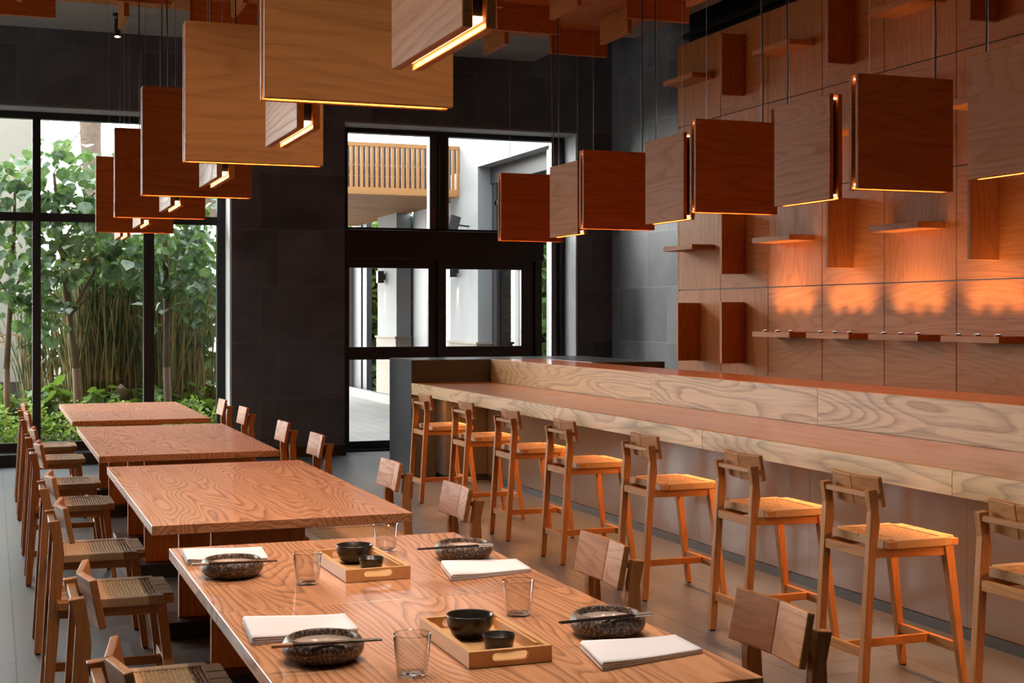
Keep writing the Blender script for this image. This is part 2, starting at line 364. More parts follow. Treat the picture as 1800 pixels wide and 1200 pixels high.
gl.build('window_glass', M['pane'], wr)
# side windows (left wall)
for i, y in enumerate((11.7,)):
    y1 = (14.5,)[i]
    e = empty('window_%d' % (i + 2), (XL - 0.15, 0, 0)); e['kind'] = 'structure'
    f = MB(); f.box(-0.04, 0.04, y, y1, 0.12, 0.2).box(-0.04, 0.04, y, y1, 3.52, 3.6).box(-0.04, 0.04, y, y1, 2.46, 2.54)
    n = 3
    for k in range(n + 1):
        yy = y + (y1 - y) * k / n; f.box(-0.04, 0.04, max(y, yy - 0.04), min(y1, yy + 0.04), 0.12, 3.6)
    f.build('window_frame', M['frame'], e)
# door group
dr = empty('door_1', (0, 15.0, 0)); dr['kind'] = 'structure'
f = MB(); f.box(3.547, 6.245, -0.06, 0.06, 3.51, 3.562)                 # head
f.box(3.547, 3.665, -0.06, 0.06, 0, 3.51)                               # left post
f.box(4.72, 4.80, -0.07, 0.05, 2.44, 3.51)                              # upper mullion
f.box(6.18, 6.245, -0.07, 0.06, 0, 3.51)
f.box(5.86, 5.94, -0.10, 0.05, 0, 2.44)
f.build('door_frame', M['frame'], dr)
MB().box(4.80, 4.83, -0.05, 0.04, 2.44, 3.51).box(4.62, 4.72, 0.0, 0.10, 2.44, 3.51).box(6.10, 6.18, 0.0, 0.08, 0.0, 3.51).build('aluminium_post', M['steel'], dr)
MB().box(3.60, 5.94, -0.16, 0.06, 2.12, 2.44).build('door_operator', M['black'], dr, bevel=0.004)
MB().box(3.60, 6.20, -0.06, 0.05, 2.44, 2.47).build('transom', M['frame'], dr)
l1 = MB(); l1.box(3.66, 3.69, -0.02, 0.03, 0.03, 2.12).box(4.60, 4.76, -0.02, 0.03, 0.03, 2.12).box(3.69, 4.60, -0.02, 0.03, 2.025, 2.12).box(3.69, 4.60, -0.02, 0.03, 1.01, 1.15).box(3.69, 4.60, -0.02, 0.03, 0.025, 0.11)
l1.build('sliding_leaf', M['frame'], dr)
l2 = MB(); l2.box(4.70, 4.78, -0.09, -0.03, 0.03, 2.12).box(5.69, 5.83, -0.09, -0.03, 0.03, 2.12).box(4.78, 5.69, -0.09, -0.03, 2.02, 2.12).box(4.78, 5.69, -0.09, -0.03, 1.01, 1.15).box(4.78, 5.69, -0.09, -0.03, 0.025, 0.11)
l2.box(5.83, 5.86, -0.06, 0.0, 0.0, 2.12)
l2.build('sliding_leaf', M['frame'], dr)
MB().box(3.6, 6.2, -0.1, 0.1, -0.01, 0.025).build('threshold', M['black'], dr)
g = MB()
for (a, b, z0, z1, y) in ((3.69, 4.60, 0.11, 1.01, 0.005), (3.69, 4.60, 1.15, 2.025, 0.005), (4.78, 5.69, 0.11, 1.01, -0.06), (4.78, 5.69, 1.15, 2.02, -0.06), (3.665, 4.62, 2.47, 3.51, 0.02), (4.83, 6.10, 2.47, 3.51, 0.02), (5.94, 6.10, 0.03, 2.44, 0.02)):
    g.add([(a, y, z0), (b, y, z0), (b, y, z1), (a, y, z1)], [(0, 1, 2, 3)])
g.build('door_glass', M['pane'], dr)

# ------------------------------------------------------------------ wood wall with projecting boards
XW = 6.30; PW = 0.8375; Y0W = 12.19; Z0W = 0.151; PH = 0.796
wp = MB()
GAPW = 0.009
ncol = 12
pv = [[], []]; pf = [[], []]
mbs = (MB(), MB())
for c in range(ncol):
    for r in range(5):
        y1 = Y0W - c * PW - GAPW / 2; y0 = Y0W - (c + 1) * PW + GAPW / 2
        z0 = Z0W + r * PH + GAPW / 2; z1 = Z0W + (r + 1) * PH - GAPW / 2
        horiz = ((c + r) % 2 == 1) if r > 1 else (r == 1 and c >= 2) or (r == 0)
        mbs[0 if horiz else 1].box(XW, XW + 0.02, y0, y1, z0, z1)
wroot = empty('wall_wood', (0, 0, 0)); wroot['kind'] = 'structure'
mbs[0].build('panels_with_level_grain', M['panelY'], wroot); mbs[1].build('panels_with_upright_grain', M['panelZ'], wroot)
box('backing', M['black'], XW + 0.02, XW + 0.06, Y0W - ncol * PW, Y0W - 0.004, 0, Z0W + 5 * PH, wroot)
box('edge_return', M['panelZ'], XW, XR - 0.002, Y0W + 0.0, Y0W + 0.02, 0, Z0W + 5 * PH, wroot)

DEP = 0.23
rowname = {1: 'lowest row', 2: 'second row up', 3: 'third row up', 4: 'top row'}
def colname(c): return ORD[c] + ' from the slate wall'
for c in range(10):
    yc = Y0W - (c + 0.5) * PW
    for r in range(1, 5):
        zc = Z0W + (r + 0.5) * PH
        if r == 1:
            if c < 2: vert = True
            else: vert = False
        else: vert = ((c + r) % 2 == 1)
        # H cells measured on (row2, col0), V on (row2, col1)
        if r > 1 : vert = ((c + r) % 2 == 1)
        if vert:
            o = box('wall_fin', M['panelZ'], XW - DEP, XW - 0.001, yc - 0.0175, yc + 0.0175, zc - 0.273, zc + 0.273, bevel=0.0015)
            tag(o, 'upright wooden fin on the oak wall, %s, %s' % (rowname[r], colname(c)), 'wall fin', 'upright fins on the oak wall')
        else:
            zz = zc - 0.005
            o = box('wall_shelf', M['panelY'], XW - DEP, XW - 0.001, yc - 0.295, yc + 0.295, zz - 0.0225, zz + 0.0225, bevel=0.0015)
            tag(o, ('level wood shelf carrying three small uplights, %s' if r == 1 else 'level wood shelf on the oak wall, ' + rowname[r] + ', %s') % colname(c), 'wall shelf', 'level shelves on the oak wall')
            if r == 1:
                for k in (-1, 0, 1):
                    u = empty('shelf_uplight', (XW - DEP + 0.07, yc + k * 0.2, zz + 0.0225))
                    tag(u, '%s small round uplight on the low wood shelf in the %s' % ({1: 'far', 0: 'middle', -1: 'near'}[k], colname(c)), 'light', 'small uplights on the low shelves')
                    MB().cyl((0, 0, 0), (0, 0, 0.012), 0.022, 0.020, 16).build('housing', M['steel'], u)
                    MB().cyl((0, 0, 0.0121), (0, 0, 0.0135), 0.015, 0.015, 12).build('lens', M['puck'], u)
                    light('uplight_beam', 'SPOT', (0, 0, 0.03), (R(0), R(194), 0), 15, (1.0, 0.58, 0.32), u, spot_size=R(84), spot_blend=1.0, shadow_soft_size=0.06)

# ------------------------------------------------------------------ ceiling canopy with hanging boards
CP = 0.8475; CX0 = 5.72; CY0 = 12.755; ZK = 4.24
cn = empty('ceiling_canopy', (0, 0, 0)); tag(cn, 'warm oak panelled canopy fixed below the concrete ceiling', 'ceiling canopy')
ncx, ncy = 8, 7
mk = (MB(), MB())
for i in range(ncx):
    for j in range(ncy):
        x1 = CX0 - i * CP - 0.003; x0 = CX0 - (i + 1) * CP + 0.003; y1 = CY0 - j * CP - 0.003; y0 = CY0 - (j + 1) * CP + 0.003
        mk[(i + j) % 2].box(x0, x1, y0, y1, ZK, ZK + 0.02)
mk[0].build('panels', M['panelX'], cn); mk[1].build('panels', M['panelY'], cn)
box('backing', M['black'], CX0 - ncx * CP, CX0, CY0 - ncy * CP, CY0, ZK + 0.02, ZC, cn)
for i in range(ncx):
    for j in range(5):
        xc = CX0 - (i + 0.5) * CP; yc = CY0 - (j + 0.5) * CP
        if (i + j) % 2 == 0:
            o = box('ceiling_board', M['panelX'], xc - 0.295, xc + 0.295, yc - 0.021, yc + 0.021, ZK - 0.24, ZK - 0.001, bevel=0.0015)
            d = 'facing the room'
        else:
            o = box('ceiling_board', M['panelY'], xc - 0.021, xc + 0.021, yc - 0.295, yc + 0.295, ZK - 0.24, ZK - 0.001, bevel=0.0015)
            d = 'edge on to the room'
        tag(o, 'oak canopy board %s, %s row from the window, %s from the oak wall' % (d, ORD[j], ORD[i]), 'ceiling board', 'oak boards hanging under the canopy')

# ------------------------------------------------------------------ pendant lamps: two boards with a glowing slot between them
def pendant(along, name='pendant_lamp'):
    """lamp hanging with its bottom edge at local z 0, centred; boards run along X or Y"""
    e = empty(name, (0, 0, 0)); S = 0.6; t = 0.026; g = 0.032
    m = M['panelX'] if along == 'X' else M['panelY']
    def B(u0, u1, w0, w1, z0, z1):
        return (u0, u1, w0, w1, z0, z1) if along == 'X' else (w0, w1, u0, u1, z0, z1)
    for sgn in (-1, 1):
        a, b = sorted((sgn * g / 2, sgn * (g / 2 + t)))
        box('board', m, *B(-S / 2, S / 2, a, b, 0, S), parent=e, bevel=0.002)
    box('core', M['core'], *B(-S / 2 + 0.025, S / 2 - 0.025, -g / 2 + 0.003, g / 2 - 0.003, 0.03, S - 0.03), parent=e)
    box('light_strip', M['led'], *B(-S / 2 + 0.012, S / 2 - 0.012, -g / 2 + 0.004, g / 2 - 0.004, 0.018, 0.029), parent=e)
    box('light_strip', M['led'], *B(-S / 2 + 0.012, S / 2 - 0.012, -g / 2 + 0.004, g / 2 - 0.004, S - 0.029, S - 0.02), parent=e)
    for k in (-0.2, 0.2):
        a = B(k, k, 0, 0, 0, 0)
        MB().cyl((a[0], a[2], S - 0.03), (a[0], a[2], ZK - 2.16), 0.0014, n=6).build('wire', M['wire'], e)
    a = B(0.215, 0.215, 0, 0, 0, 0)
    MB().tube([(a[0], a[2], S - 0.03), (a[0] + 0.004, a[2], 0.85), (a[0] - 0.004, a[2] + 0.003, 1.3), (a[0], a[2], ZK - 2.16)], 0.004, 6).build('power_cord', M['cable'], e)
    lt = light('strip_light', 'AREA', (0, 0, 0.015), (0, 0, 0 if along == 'X' else PI / 2), PEND_W, LED, e, shape='RECTANGLE', size=0.56, size_y=0.018)
    return e
PEND_W = 5.0
base = {'X': pendant('X'), 'Y': pendant('Y')}; used = set()
def hang(along, x, y, label, group):
    o = base[along]
    if along in used: o = copy_tree(o)
    used.add(along); o.location = (x, y, 2.16); tag(o, label, 'pendant lamp', group)
for k, y in enumerate((4.25, 6.10, 7.90, 9.72, 11.50)):
    hang('X', 1.075, y, 'square oak lamp facing the room over the dining tables, %s from the camera' % ORD[k], 'lamps over the dining tables')
for k, y in enumerate((3.32, 5.16, 7.02, 8.85, 10.65, 12.35)):
    hang('Y', 1.05, y, 'square oak lamp edge on to the room over the dining tables, %s from the camera' % ORD[k], 'lamps over the dining tables')
for k, y in enumerate((6.19, 7.97, 9.77, 11.60)):
    hang('X', 4.52, y, 'dark red square lamp facing the room over the bar, %s from the camera' % ORD[k], 'lamps over the bar')
for k, y in enumerate((5.28, 7.07, 8.85, 10.70)):
    hang('Y', 4.50, y, 'pale square lamp edge on to the room over the bar, %s from the camera' % ORD[k], 'lamps over the bar')

# round black ceiling spot
def ceiling_spot(x, y, label, power):
    e = empty('ceiling_spotlight', (x, y, ZC)); tag(e, label, 'ceiling light')
    MB().cyl((0, 0, -0.018), (0, 0, 0), 0.045, n=24).build('mounting_plate', M['black'], e)
    MB().cyl((0, 0, -0.05), (0, 0, -0.018), 0.007, n=10).build('stem', M['black'], e)
    MB().cyl((0, 0, -0.215), (0, 0, -0.05), 0.030, n=24).build('barrel', M['black'], e)
    MB().cyl((0, 0, -0.222), (0, 0, -0.2151), 0.026, n=20).build('lens', M['lamp'], e)
    light('spot_beam', 'SPOT', (0, 0, -0.24), (0, 0, 0), power, (1.0, 0.96, 0.90), e, spot_size=R(98), spot_blend=0.8, shadow_soft_size=0.03)
ceiling_spot(1.12, 13.66, 'small black cylinder spotlight on the concrete ceiling near the window', 60)
for k, (x, y) in enumerate(((0.3, 3.0), (1.9, 3.0), (0.3, 5.0), (1.9, 5.0))):
    ceiling_spot(x, y, 'black cylinder spotlight above the nearest dining tables, %s of four' % ORD[k], 125)

# ------------------------------------------------------------------ bar
XB, YE = 3.60, 12.25
bar = empty('bar_counter', (XB, YE, 0)); tag(bar, 'long two level wooden bar counter with a beige front', 'bar counter')
def bb(name, mat, x0, x1, y0, y1, z0, z1, **k): return box(name, mat, x0 - XB, x1 - XB, y0 - YE, y1 - YE, z0, z1, bar, **k)
ys = [12.25, 10.99, 8.80, 6.69, 4.60, 2.5, 0.4]
for a, b in zip(ys[1:], ys[:-1]):
    bb('counter_section', M['bar'], XB, XB + 0.03, a + 0.001, b - 0.001, 0.778, 0.880, bevel=0.0012)
    bb('counter_section', M['bartop'], XB + 0.03, 4.37, a + 0.0007, b - 0.0007, 0.778, 0.880)
ys = [12.25, 11.02, 8.88, 6.76, 4.62, 2.5, 0.4]
for a, b in zip(ys[1:], ys[:-1]):
    bb('ledge_section', M['bar'], 4.37, 4.40, a + 0.001, b - 0.001, 0.8805, 1.09, bevel=0.0012)
    bb('ledge_section', M['bartop'], 4.40, 4.87, a + 0.0007, b - 0.0007, 0.84, 1.09)
ys = [11.95, 9.9, 7.9, 6.62, 5.3, 3.3, 1.3, 0.4]
for a, b in zip(ys[1:], ys[:-1]): bb('front_panel', M['beige'], 4.23, 4.26, a + 0.001, b - 0.001, 0.055, 0.775)
bb('front_panel', M['beige'], 3.83, 4.23, 11.95, 12.24, 0.055, 0.775, bevel=0.004)
bb('carcass', M['black'], 4.26, 4.80, 0.4, 12.2, 0.0, 0.84)
bb('toe_kick', M['toe'], 4.225, 4.26, 0.4, 11.95, 0.0, 0.052)
bb('toe_kick', M['toe'], 3.85, 4.225, 11.965, 12.2, 0.0, 0.054)
bb('light_strip', M['led'], 3.715, 3.725, 0.5, 11.9, 0.770, 0.7775)
light('under_counter_glow', 'AREA', (3.72 - XB, 6.4 - YE, 0.765), (0, R(0), 0), 88, LED, bar, shape='RECTANGLE', size=0.02, size_y=11.2)
eb = empty('stone_end_block', (3.62, 12.25, 0)); tag(eb, 'dark grey stone block closing the far end of the bar', 'stone block')
MB().box(-0.02, 1.98, 0.001, 0.75, 0, 1.09).build('block', M['stone'], eb, bevel=0.003)
MB().box(1.27, 1.98, -1.15, 0.0, 0, 1.09).build('return_block', M['stone'], eb, bevel=0.003)

# ------------------------------------------------------------------ chairs and stools
def seat_weave(x0, x1, hy, z0, z1, root):
    zt = z1 - 0.006
    f = MB().box(x0, x1, -hy, -hy + 0.03, z0 + 0.002, zt).box(x0, x1, hy - 0.03, hy, z0 + 0.002, zt)
    f.box(x0, x0 + 0.03, -hy + 0.03, hy - 0.03, z0 + 0.002, zt).box(x1 - 0.03, x1, -hy + 0.03, hy - 0.03, z0 + 0.002, zt)
    seat = f.build('seat', M['chairX'], root)
    # side wraps
    for sg in (-1, 1):
        ya, yb = sorted((sg * (hy + 0.003), sg * (hy - 0.045)))
        MB().box(x0 + 0.035, x1 - 0.035, ya, yb, z0, z1).build('side_wrap', M['wrapX'], seat, bevel=0.004, seg=2)
    # front and back wraps as separated bands
    nb = 4; ya = hy - 0.035
    for (a, b) in ((x1 - 0.055, x1 + 0.003), (x0 - 0.003, x0 + 0.045)):
        poly = [(-ya, z0), (ya, z0), (ya, z1)]
        for k in range(nb - 1, 0, -1):
            yk = -ya + 2 * ya * k / nb; poly += [(yk + 0.005, z1), (yk + 0.003, z1 - 0.008), (yk - 0.003, z1 - 0.008), (yk - 0.005, z1)]
        poly += [(-ya, z1)]
        MB().prism(poly, 'X', a, b).build('end_wrap', M['wrapY'], seat)
    # basket weave field as real relief
    cx, cy = x1 - x0 - 0.08, 2 * hy - 0.07; nx = int(cx / 0.0125); ny = int(cy / 0.0125)
    vs = []; fs = []; K = 3
    X0 = x0 + 0.035; Y0 = -cy / 2
    NX, NY = nx * K, ny * K
    for i in range(NX + 1):
        for j in range(NY + 1):
            u = i / K; v = j / K
            iu, iv = int(min(u, nx - 1e-6)), int(min(v, ny - 1e-6))
            fu, fv = u - iu, v - iv
            over = (iu + (iv // 2) * 1 + iv) % 2 == 0
            h = math.sin(PI * fu) * (1.0 if not over else 0.5) + math.sin(PI * fv) * (1.0 if over else 0.5)
            sag = -0.004 * math.sin(PI * i / NX) * math.sin(PI * j / NY)
            vs.append((X0 + cx * i / NX, Y0 + cy * j / NY, z1 - 0.0085 + 0.0050 * h + sag))
    for i in range(NX):
        for j in range(NY):
            a = i * (NY + 1) + j; fs.append((a, a + NY + 1, a + NY + 2, a + 1))
    mesh_obj('woven_field', vs, fs, M['weave'], seat, smooth=False)
def chairlike(name, P):
    """sitter faces +X; P holds the measured heights"""
    e = empty(name, (0, 0, 0))
    zs, zt = P['seat'], P['top']
    seat_weave(P['sx0'], P['sx1'], P['hy'], zs - 0.034, zs, e)
    hr, hf = P['ry'], P['fy']; zk = P['kink']
    fx, kx, tx = P['rfx'], P['rkx'], P['rtx']
    for sg in (-1, 1):
        y = sg * hr
        # rear post as a bent board: tapered foot, widest at the seat, upright head
        poly = [(fx - 0.014, 0.006), (fx + 0.020, 0.006), (fx + (kx - fx) * 0.6 + 0.026, zs - 0.06), (kx + 0.025, zk - 0.05), (kx + 0.019, zk + 0.012), (tx + 0.020, zt), (tx - 0.020, zt - 0.004), (kx - 0.016, zk)]
        MB().prism(poly, 'Y', y - 0.016, y + 0.016).build('leg', M['chairZ'], e, bevel=0.002)
        ffx = P['ffx']; ftx = P['sx1'] - 0.045
        MB().bar((ffx, sg * (hf + 0.012), 0.006), (ftx, sg * hf, zs - 0.036), 0.028, 0.028, 0.040, 0.036).build('leg', M['chairZ'], e, bevel=0.002)
        # side apron
        a = MB(); ax0 = fx + (kx - fx) * 0.7 + 0.02
        a.add([(ax0, sg * hr - 0.011, zs - 0.072), (ftx, sg * hf - 0.011, zs - 0.072), (ftx, sg * hf + 0.011, zs - 0.072), (ax0, sg * hr + 0.011, zs - 0.072), (ax0, sg * hr - 0.011, zs - 0.036), (ftx, sg * hf - 0.011, zs - 0.036), (ftx, sg * hf + 0.011, zs - 0.036), (ax0, sg * hr + 0.011, zs - 0.036)], BOXF)
        a.build('side_apron', M['chairX'], e, bevel=0.0015)
        MB().box(-0.012, 0.012, -0.011, 0.011, 0, 0.006).build('foot_pad', M['black'], e, loc=(fx + 0.003, y, 0))
        MB().box(-0.011, 0.011, -0.011, 0.011, 0, 0.006).build('foot_pad', M['black'], e, loc=(ffx, sg * (hf + 0.012), 0))
    ax0 = fx + (kx - fx) * 0.75
    MB().box(ax0 - 0.010, ax0 + 0.012, -hr + 0.016, hr - 0.016, zs - 0.075, zs - 0.038).build('rear_apron', M['chairY'], e, bevel=0.0015)
    zl = P['rail']
    xr = fx + (kx - fx) * zl / zk + 0.006; xf = P['ffx'] + (P['sx1'] - 0.045 - P['ffx']) * zl / zs
    MB().box(xr - 0.010, xr + 0.010, -hr + 0.016, hr - 0.016, zl - 0.019, zl + 0.019).build('stretcher', M['chairY'], e, bevel=0.0015)
    MB().box(xf - 0.010, xf + 0.010, -hf + 0.006, hf - 0.006, zl - 0.019, zl + 0.019).build('stretcher', M['chairY'], e, bevel=0.0015)
    MB().box(xr + 0.010, xf - 0.010, -0.010, 0.010, zl - 0.017, zl + 0.017).build('stretcher', M['chairX'], e, bevel=0.0015)
    MB().box(tx - 0.012, tx + 0.012, -hr + 0.016, hr - 0.016, zt - 0.035, zt - 0.015).build('back_rail', M['chairY'], e, bevel=0.0015)
    # two back plates meeting in a shallow V
    pw, ph = P['pw'], P['pt'] - P['pb']
    for sg in (-1, 1):
        m = MB().box(-0.010, 0.010, 0.001, pw, -ph / 2, ph / 2)
        if sg < 0: m.v = [(x, -y, z) for x, y, z in m.v]
        mt = Matrix.Translation((P['px'], 0, (P['pt'] + P['pb']) / 2)) @ Matrix.Rotation(R(-P['tilt']), 4, 'Y') @ Matrix.Rotation(R(-sg * P['fold']), 4, 'Z')
        m.xf(mt).build('backrest_plate', M['chairY'], e, bevel=0.004, seg=2)
    return e
CH = dict(seat=0.44, top=0.735, kink=0.655, sx0=-0.185, sx1=0.235, hy=0.21, ry=0.155, fy=0.185, rfx=-0.225, rkx=-0.185, rtx=-0.198, ffx=0.235, rail=0.15, pw=0.177, pt=0.777, pb=0.640, px=-0.170, tilt=11, fold=9)
ST = dict(seat=0.613, top=0.815, kink=0.725, sx0=-0.115, sx1=0.215, hy=0.205, ry=0.158, fy=0.19, rfx=-0.208, rkx=-0.160, rtx=-0.168, ffx=0.245, rail=0.165, pw=0.163, pt=0.857, pb=0.735, px=-0.137, tilt=10, fold=7)
chair = chairlike('dining_chair', CH); stool = chairlike('bar_stool', ST)
CY = [3.07, 4.11, 5.62, 6.66, 8.33, 9.37, 10.96, 12.02]
first = True
tname = ['nearest table pair', 'second table pair', 'third table pair', 'farthest table pair']
for i, y in enumerate(CY):
    for side in (0, 1):
        c = chair if first else copy_tree(chair); first = False
        c.location = ((0.415, 1.70)[side], y + (0, 0.0)[side], 0); c.rotation_euler = (0, 0, (0, PI)[side])
        tag(c, 'wooden dining chair, %s place on the %s side of the %s' % (('near', 'far')[i % 2], ('window', 'bar')[side], tname[i // 2]), 'chair', 'dining chairs at the tables')
SY = [10.82, 9.78, 8.84, 7.89, 6.77, 5.72, 4.81, 3.84]
for i, y in enumerate(SY):
    s_ = stool if i == 0 else copy_tree(stool)
    s_.location = (3.42, y, 0)
    tag(s_, 'tall wooden bar stool with woven seat, %s along the bar from the stone end block' % ORD[i], 'bar stool', 'bar stools along the counter')

# ------------------------------------------------------------------ dining tables
TY = [2.52, 5.09, 7.70, 10.30]
def table():
    e = empty('dining_table', (0, 0, 0)); L = 1.032
    box('tabletop', M['table'], -0.4825, 0.4825, -L / 2 + 0.001, L / 2 - 0.001, 0.715, 0.75, e, bevel=0.0015)
    p = box('pedestal', M['panelZ'], -0.19, 0.19, 0.05, 0.09, 0.078, 0.715, e, bevel=0.002)
    box('base_plate', M['black'], -0.27, 0.27, -0.06, 0.20, 0.0, 0.078, e, bevel=0.003)
    box('rail', M['panelX'], -0.38, 0.38, -0.05, 0.05, 0.68, 0.7145, e)
    return e
tb = table(); first = True
for i, y in enumerate(TY):
    for k in (0, 1):
        t_ = tb if first else copy_tree(tb); first = False
        t_.location = (1.018, y + 0.516 + k * 1.032, 0)
        tag(t_, ('near half of the laid table pair with bowls and glasses', 'far half of the laid table pair with bowls and glasses')[k] if i == 0 else 'bare square wooden table, %s half of the %s' % (('near', 'far')[k], tname[i]), 'dining table', 'square dining tables in a row')

# ------------------------------------------------------------------ tableware
ZT = 0.7502
def bowl():
    e = empty('stoneware_bowl', (0, 0, 0))
    MB().lathe([(0.0, 0.002), (0.056, 0.0), (0.064, 0.0015), (0.077, 0.007), (0.086, 0.017), (0.0895, 0.028), (0.088, 0.038), (0.083, 0.047), (0.077, 0.052), (0.0735, 0.053), (0.0705, 0.0515), (0.069, 0.047), (0.068, 0.038)], 56).build('body', M['speckle'], e, smooth=True)
    MB().lathe([(0.0685, 0.0395), (0.066, 0.034), (0.060, 0.029), (0.045, 0.024), (0.02, 0.0215), (0.0, 0.021)], 56).build('glazed_inside', M['cream'], e, smooth=True)
    return e
BW = [((0.649, 4.035), 'at the far place on the window side'), ((0.677, 2.985), 'at the near place on the window side'), ((1.364, 4.075), 'at the far place on the bar side'), ((1.358, 2.99), 'at the near place on the bar side')]
bo = bowl()
CS = [((0.523, 3.937), (0.752, 3.92), 'silver'), ((0.549, 2.907), (0.780, 2.887), 'tip'), ((1.419, 3.966), (1.190, 3.974), 'silver'), ((1.436, 2.924), (1.197, 2.91), 'silver')]
for i, ((x, y), d) in enumerate(BW):
    b_ = bo if i == 0 else copy_tree(bo)
    b_.location = (x, y, ZT); b_.rotation_euler = (0, 0, i * 1.3)
    tag(b_, 'speckled stoneware bowl with cream inside, ' + d, 'bowl', 'stoneware bowls on the laid table')
    (ax, ay), (bx, by), tp = CS[i]
    ang = math.atan2(by - ay, bx - ax)
    # sticks rest on the rim of the bowl
    dy = (y - (ay + by) / 2) ; sh = dy * 0.0
    for k in (0, 1):
        st = empty('chopstick', (ax + (0.006 if k else 0) * -math.sin(ang), ay + 0.0 + (0.0075 if k else 0.0) * math.cos(ang), ZT + 0.0515 + 0.0045), ang + (0.012 if k else 0))
        tag(st, 'dark chopstick across the bowl ' + d, 'chopstick', 'chopsticks on the bowl ' + d)
        MB().tube([(0.045, 0, 0), (0.235, 0, 0)], [0.0036, 0.0022], 8).build('shaft', M['chop'], st)
        MB().tube([(0.0, 0, 0), (0.045, 0, 0)], [0.0042, 0.0037], 8).build('handle_end', M['choptip'] if tp == 'tip' else M['chopsilver'], st)
def tumbler():
    return MB().lathe([(0.0, 0.0), (0.031, 0.0), (0.0325, 0.003), (0.040, 0.086), (0.0395, 0.088), (0.0388, 0.086), (0.0312, 0.010), (0.028, 0.0085), (0.0, 0.008)], 48).build('drinking_glass', M['tumbler'], smooth=True)
tg = tumbler()
for i, ((x, y), d) in enumerate([((0.826, 3.84), 'beside the far tray, toward the window'), ((1.174, 4.285), 'behind the far tray at the table end'), ((1.234, 3.255), 'beside the near tray, toward the bar'), ((0.82, 2.785), 'in front of the near tray, beside a bowl')]):
    t_ = tg if i == 0 else tg.copy()
    if i: COL.objects.link(t_)
    t_.location = (x, y, ZT + 0.0005); tag(t_, 'clear glass tumbler ' + d, 'glass', 'tumblers on the laid table')

def slot_wall(x0, x1, z0, z1, y0, y1, sx, sz, cz):
    """end wall of a tray with a rounded hand slot"""
    cx = (x0 + x1) / 2; angs = []
    import itertools
    for k in range(48): angs.append(2 * PI * k / 48)
    for X in (x0, x1):
        for Z in (z0, z1): angs.append(math.atan2(Z - cz, X - cx) % (2 * PI))
    angs = sorted(set(round(a, 6) for a in angs))
    inner = []; outer = []
    for a in angs:
        c, s2 = math.cos(a), math.sin(a)
        # stadium: half length sx, radius sz
        t = sz / abs(s2) if abs(s2) > 1e-6 else 1e9
        if t * abs(c) > sx - sz:
            m_ = sx - sz; B_ = -2 * abs(c) * m_; C_ = m_ * m_ - sz * sz
            t = (-B_ + math.sqrt(max(0, B_ * B_ - 4 * C_))) / 2
        inner.append((cx + t * c, cz + t * s2))
        tx = ((x1 - cx) if c > 0 else (x0 - cx)) / c if abs(c) > 1e-9 else 1e9
        tz = ((z1 - cz) if s2 > 0 else (z0 - cz)) / s2 if abs(s2) > 1e-9 else 1e9
        t = min(tx, tz); outer.append((cx + t * c, cz + t * s2))
    n = len(angs); vs = []
    for yy in (y0, y1):
        vs += [(u, yy, v_) for u, v_ in inner] + [(u, yy, v_) for u, v_ in outer]
    fs = []
    for i in range(n):
        j = (i + 1) % n
        fs += [(i, j, n + j, n + i), (2 * n + i, 3 * n + i, 3 * n + j, 2 * n + j), (i, 2 * n + i, 2 * n + j, j), (n + i, n + j, 3 * n + j, 3 * n + i)]
    return vs, fs
def tray():
    e = empty('bamboo_tray', (0, 0, 0)); W, L, H, t = 0.19, 0.365, 0.036, 0.012
    box('base', M['bamboo'], -W / 2 + t, W / 2 - t, -L / 2 + t, L / 2 - t, 0.003, 0.010, e)
    for sg in (-1, 1):
        a, b = sorted((sg * W / 2, sg * (W / 2 - t)))
        m = MB().box(a, b, -L / 2 + t, L / 2 - t, 0.002, H); c, d = sorted((sg * (W / 2 - t), sg * (W / 2 - t - 0.008)))
        m.box(c, d, -L / 2 + 0.05, L / 2 - 0.05, 0.010, H - 0.004)
        m.build('side', M['bamboo'], e)
        ya, yb = sorted((sg * L / 2, sg * (L / 2 - t)))
        v_, f_ = slot_wall(-W / 2, W / 2, 0.001, H, ya, yb, 0.042, 0.0095, 0.021)
        mesh_obj('handle_end', v_, f_, M['bamboo'], e)
    return e
tr = tray()
for i, ((x, y, rz), d) in enumerate([((1.020, 4.000, R(1.5)), 'holding two dark bowls at the far end of the laid table'), ((1.042, 2.975, R(0)), 'holding two dark bowls at the near end of the laid table')]):
    t_ = tr if i == 0 else copy_tree(tr)
    t_.location = (x, y, ZT); t_.rotation_euler = (0, 0, rz); tag(t_, 'pale bamboo tray ' + d, 'tray', 'bamboo trays')
def lathe_obj(name, prof, mat): return MB().lathe(prof, 44).build(name, mat, smooth=True)
big = lathe_obj('serving_bowl', [(0, 0.0), (0.026, 0.0), (0.042, 0.010), (0.051, 0.028), (0.0545, 0.052), (0.0538, 0.0545), (0.0515, 0.053), (0.047, 0.028), (0.035, 0.010), (0, 0.006)], M['darkglaze'])
cup = lathe_obj('sauce_cup', [(0, 0.0), (0.026, 0.0), (0.031, 0.004), (0.0365, 0.031), (0.036, 0.033), (0.0342, 0.032), (0.029, 0.008), (0, 0.006)], M['darkglaze'])
ZTR = ZT + 0.0102
for i, (p, q, d) in enumerate([((1.018, 4.068), (1.040, 3.955), 'far'), ((1.030, 3.030), (1.055, 2.905), 'near')]):
    b_ = big if i == 0 else big.copy(); c_ = cup if i == 0 else cup.copy()
    if i: COL.objects.link(b_); COL.objects.link(c_)
    b_.location = (*p, ZTR); c_.location = (*q, ZTR)
    tag(b_, 'round dark glazed bowl, the larger one on the %s bamboo tray' % d, 'bowl', 'dark bowls on the trays'); tag(c_, 'small dark glazed sauce cup on the %s bamboo tray' % d, 'cup', 'sauce cups on the trays')

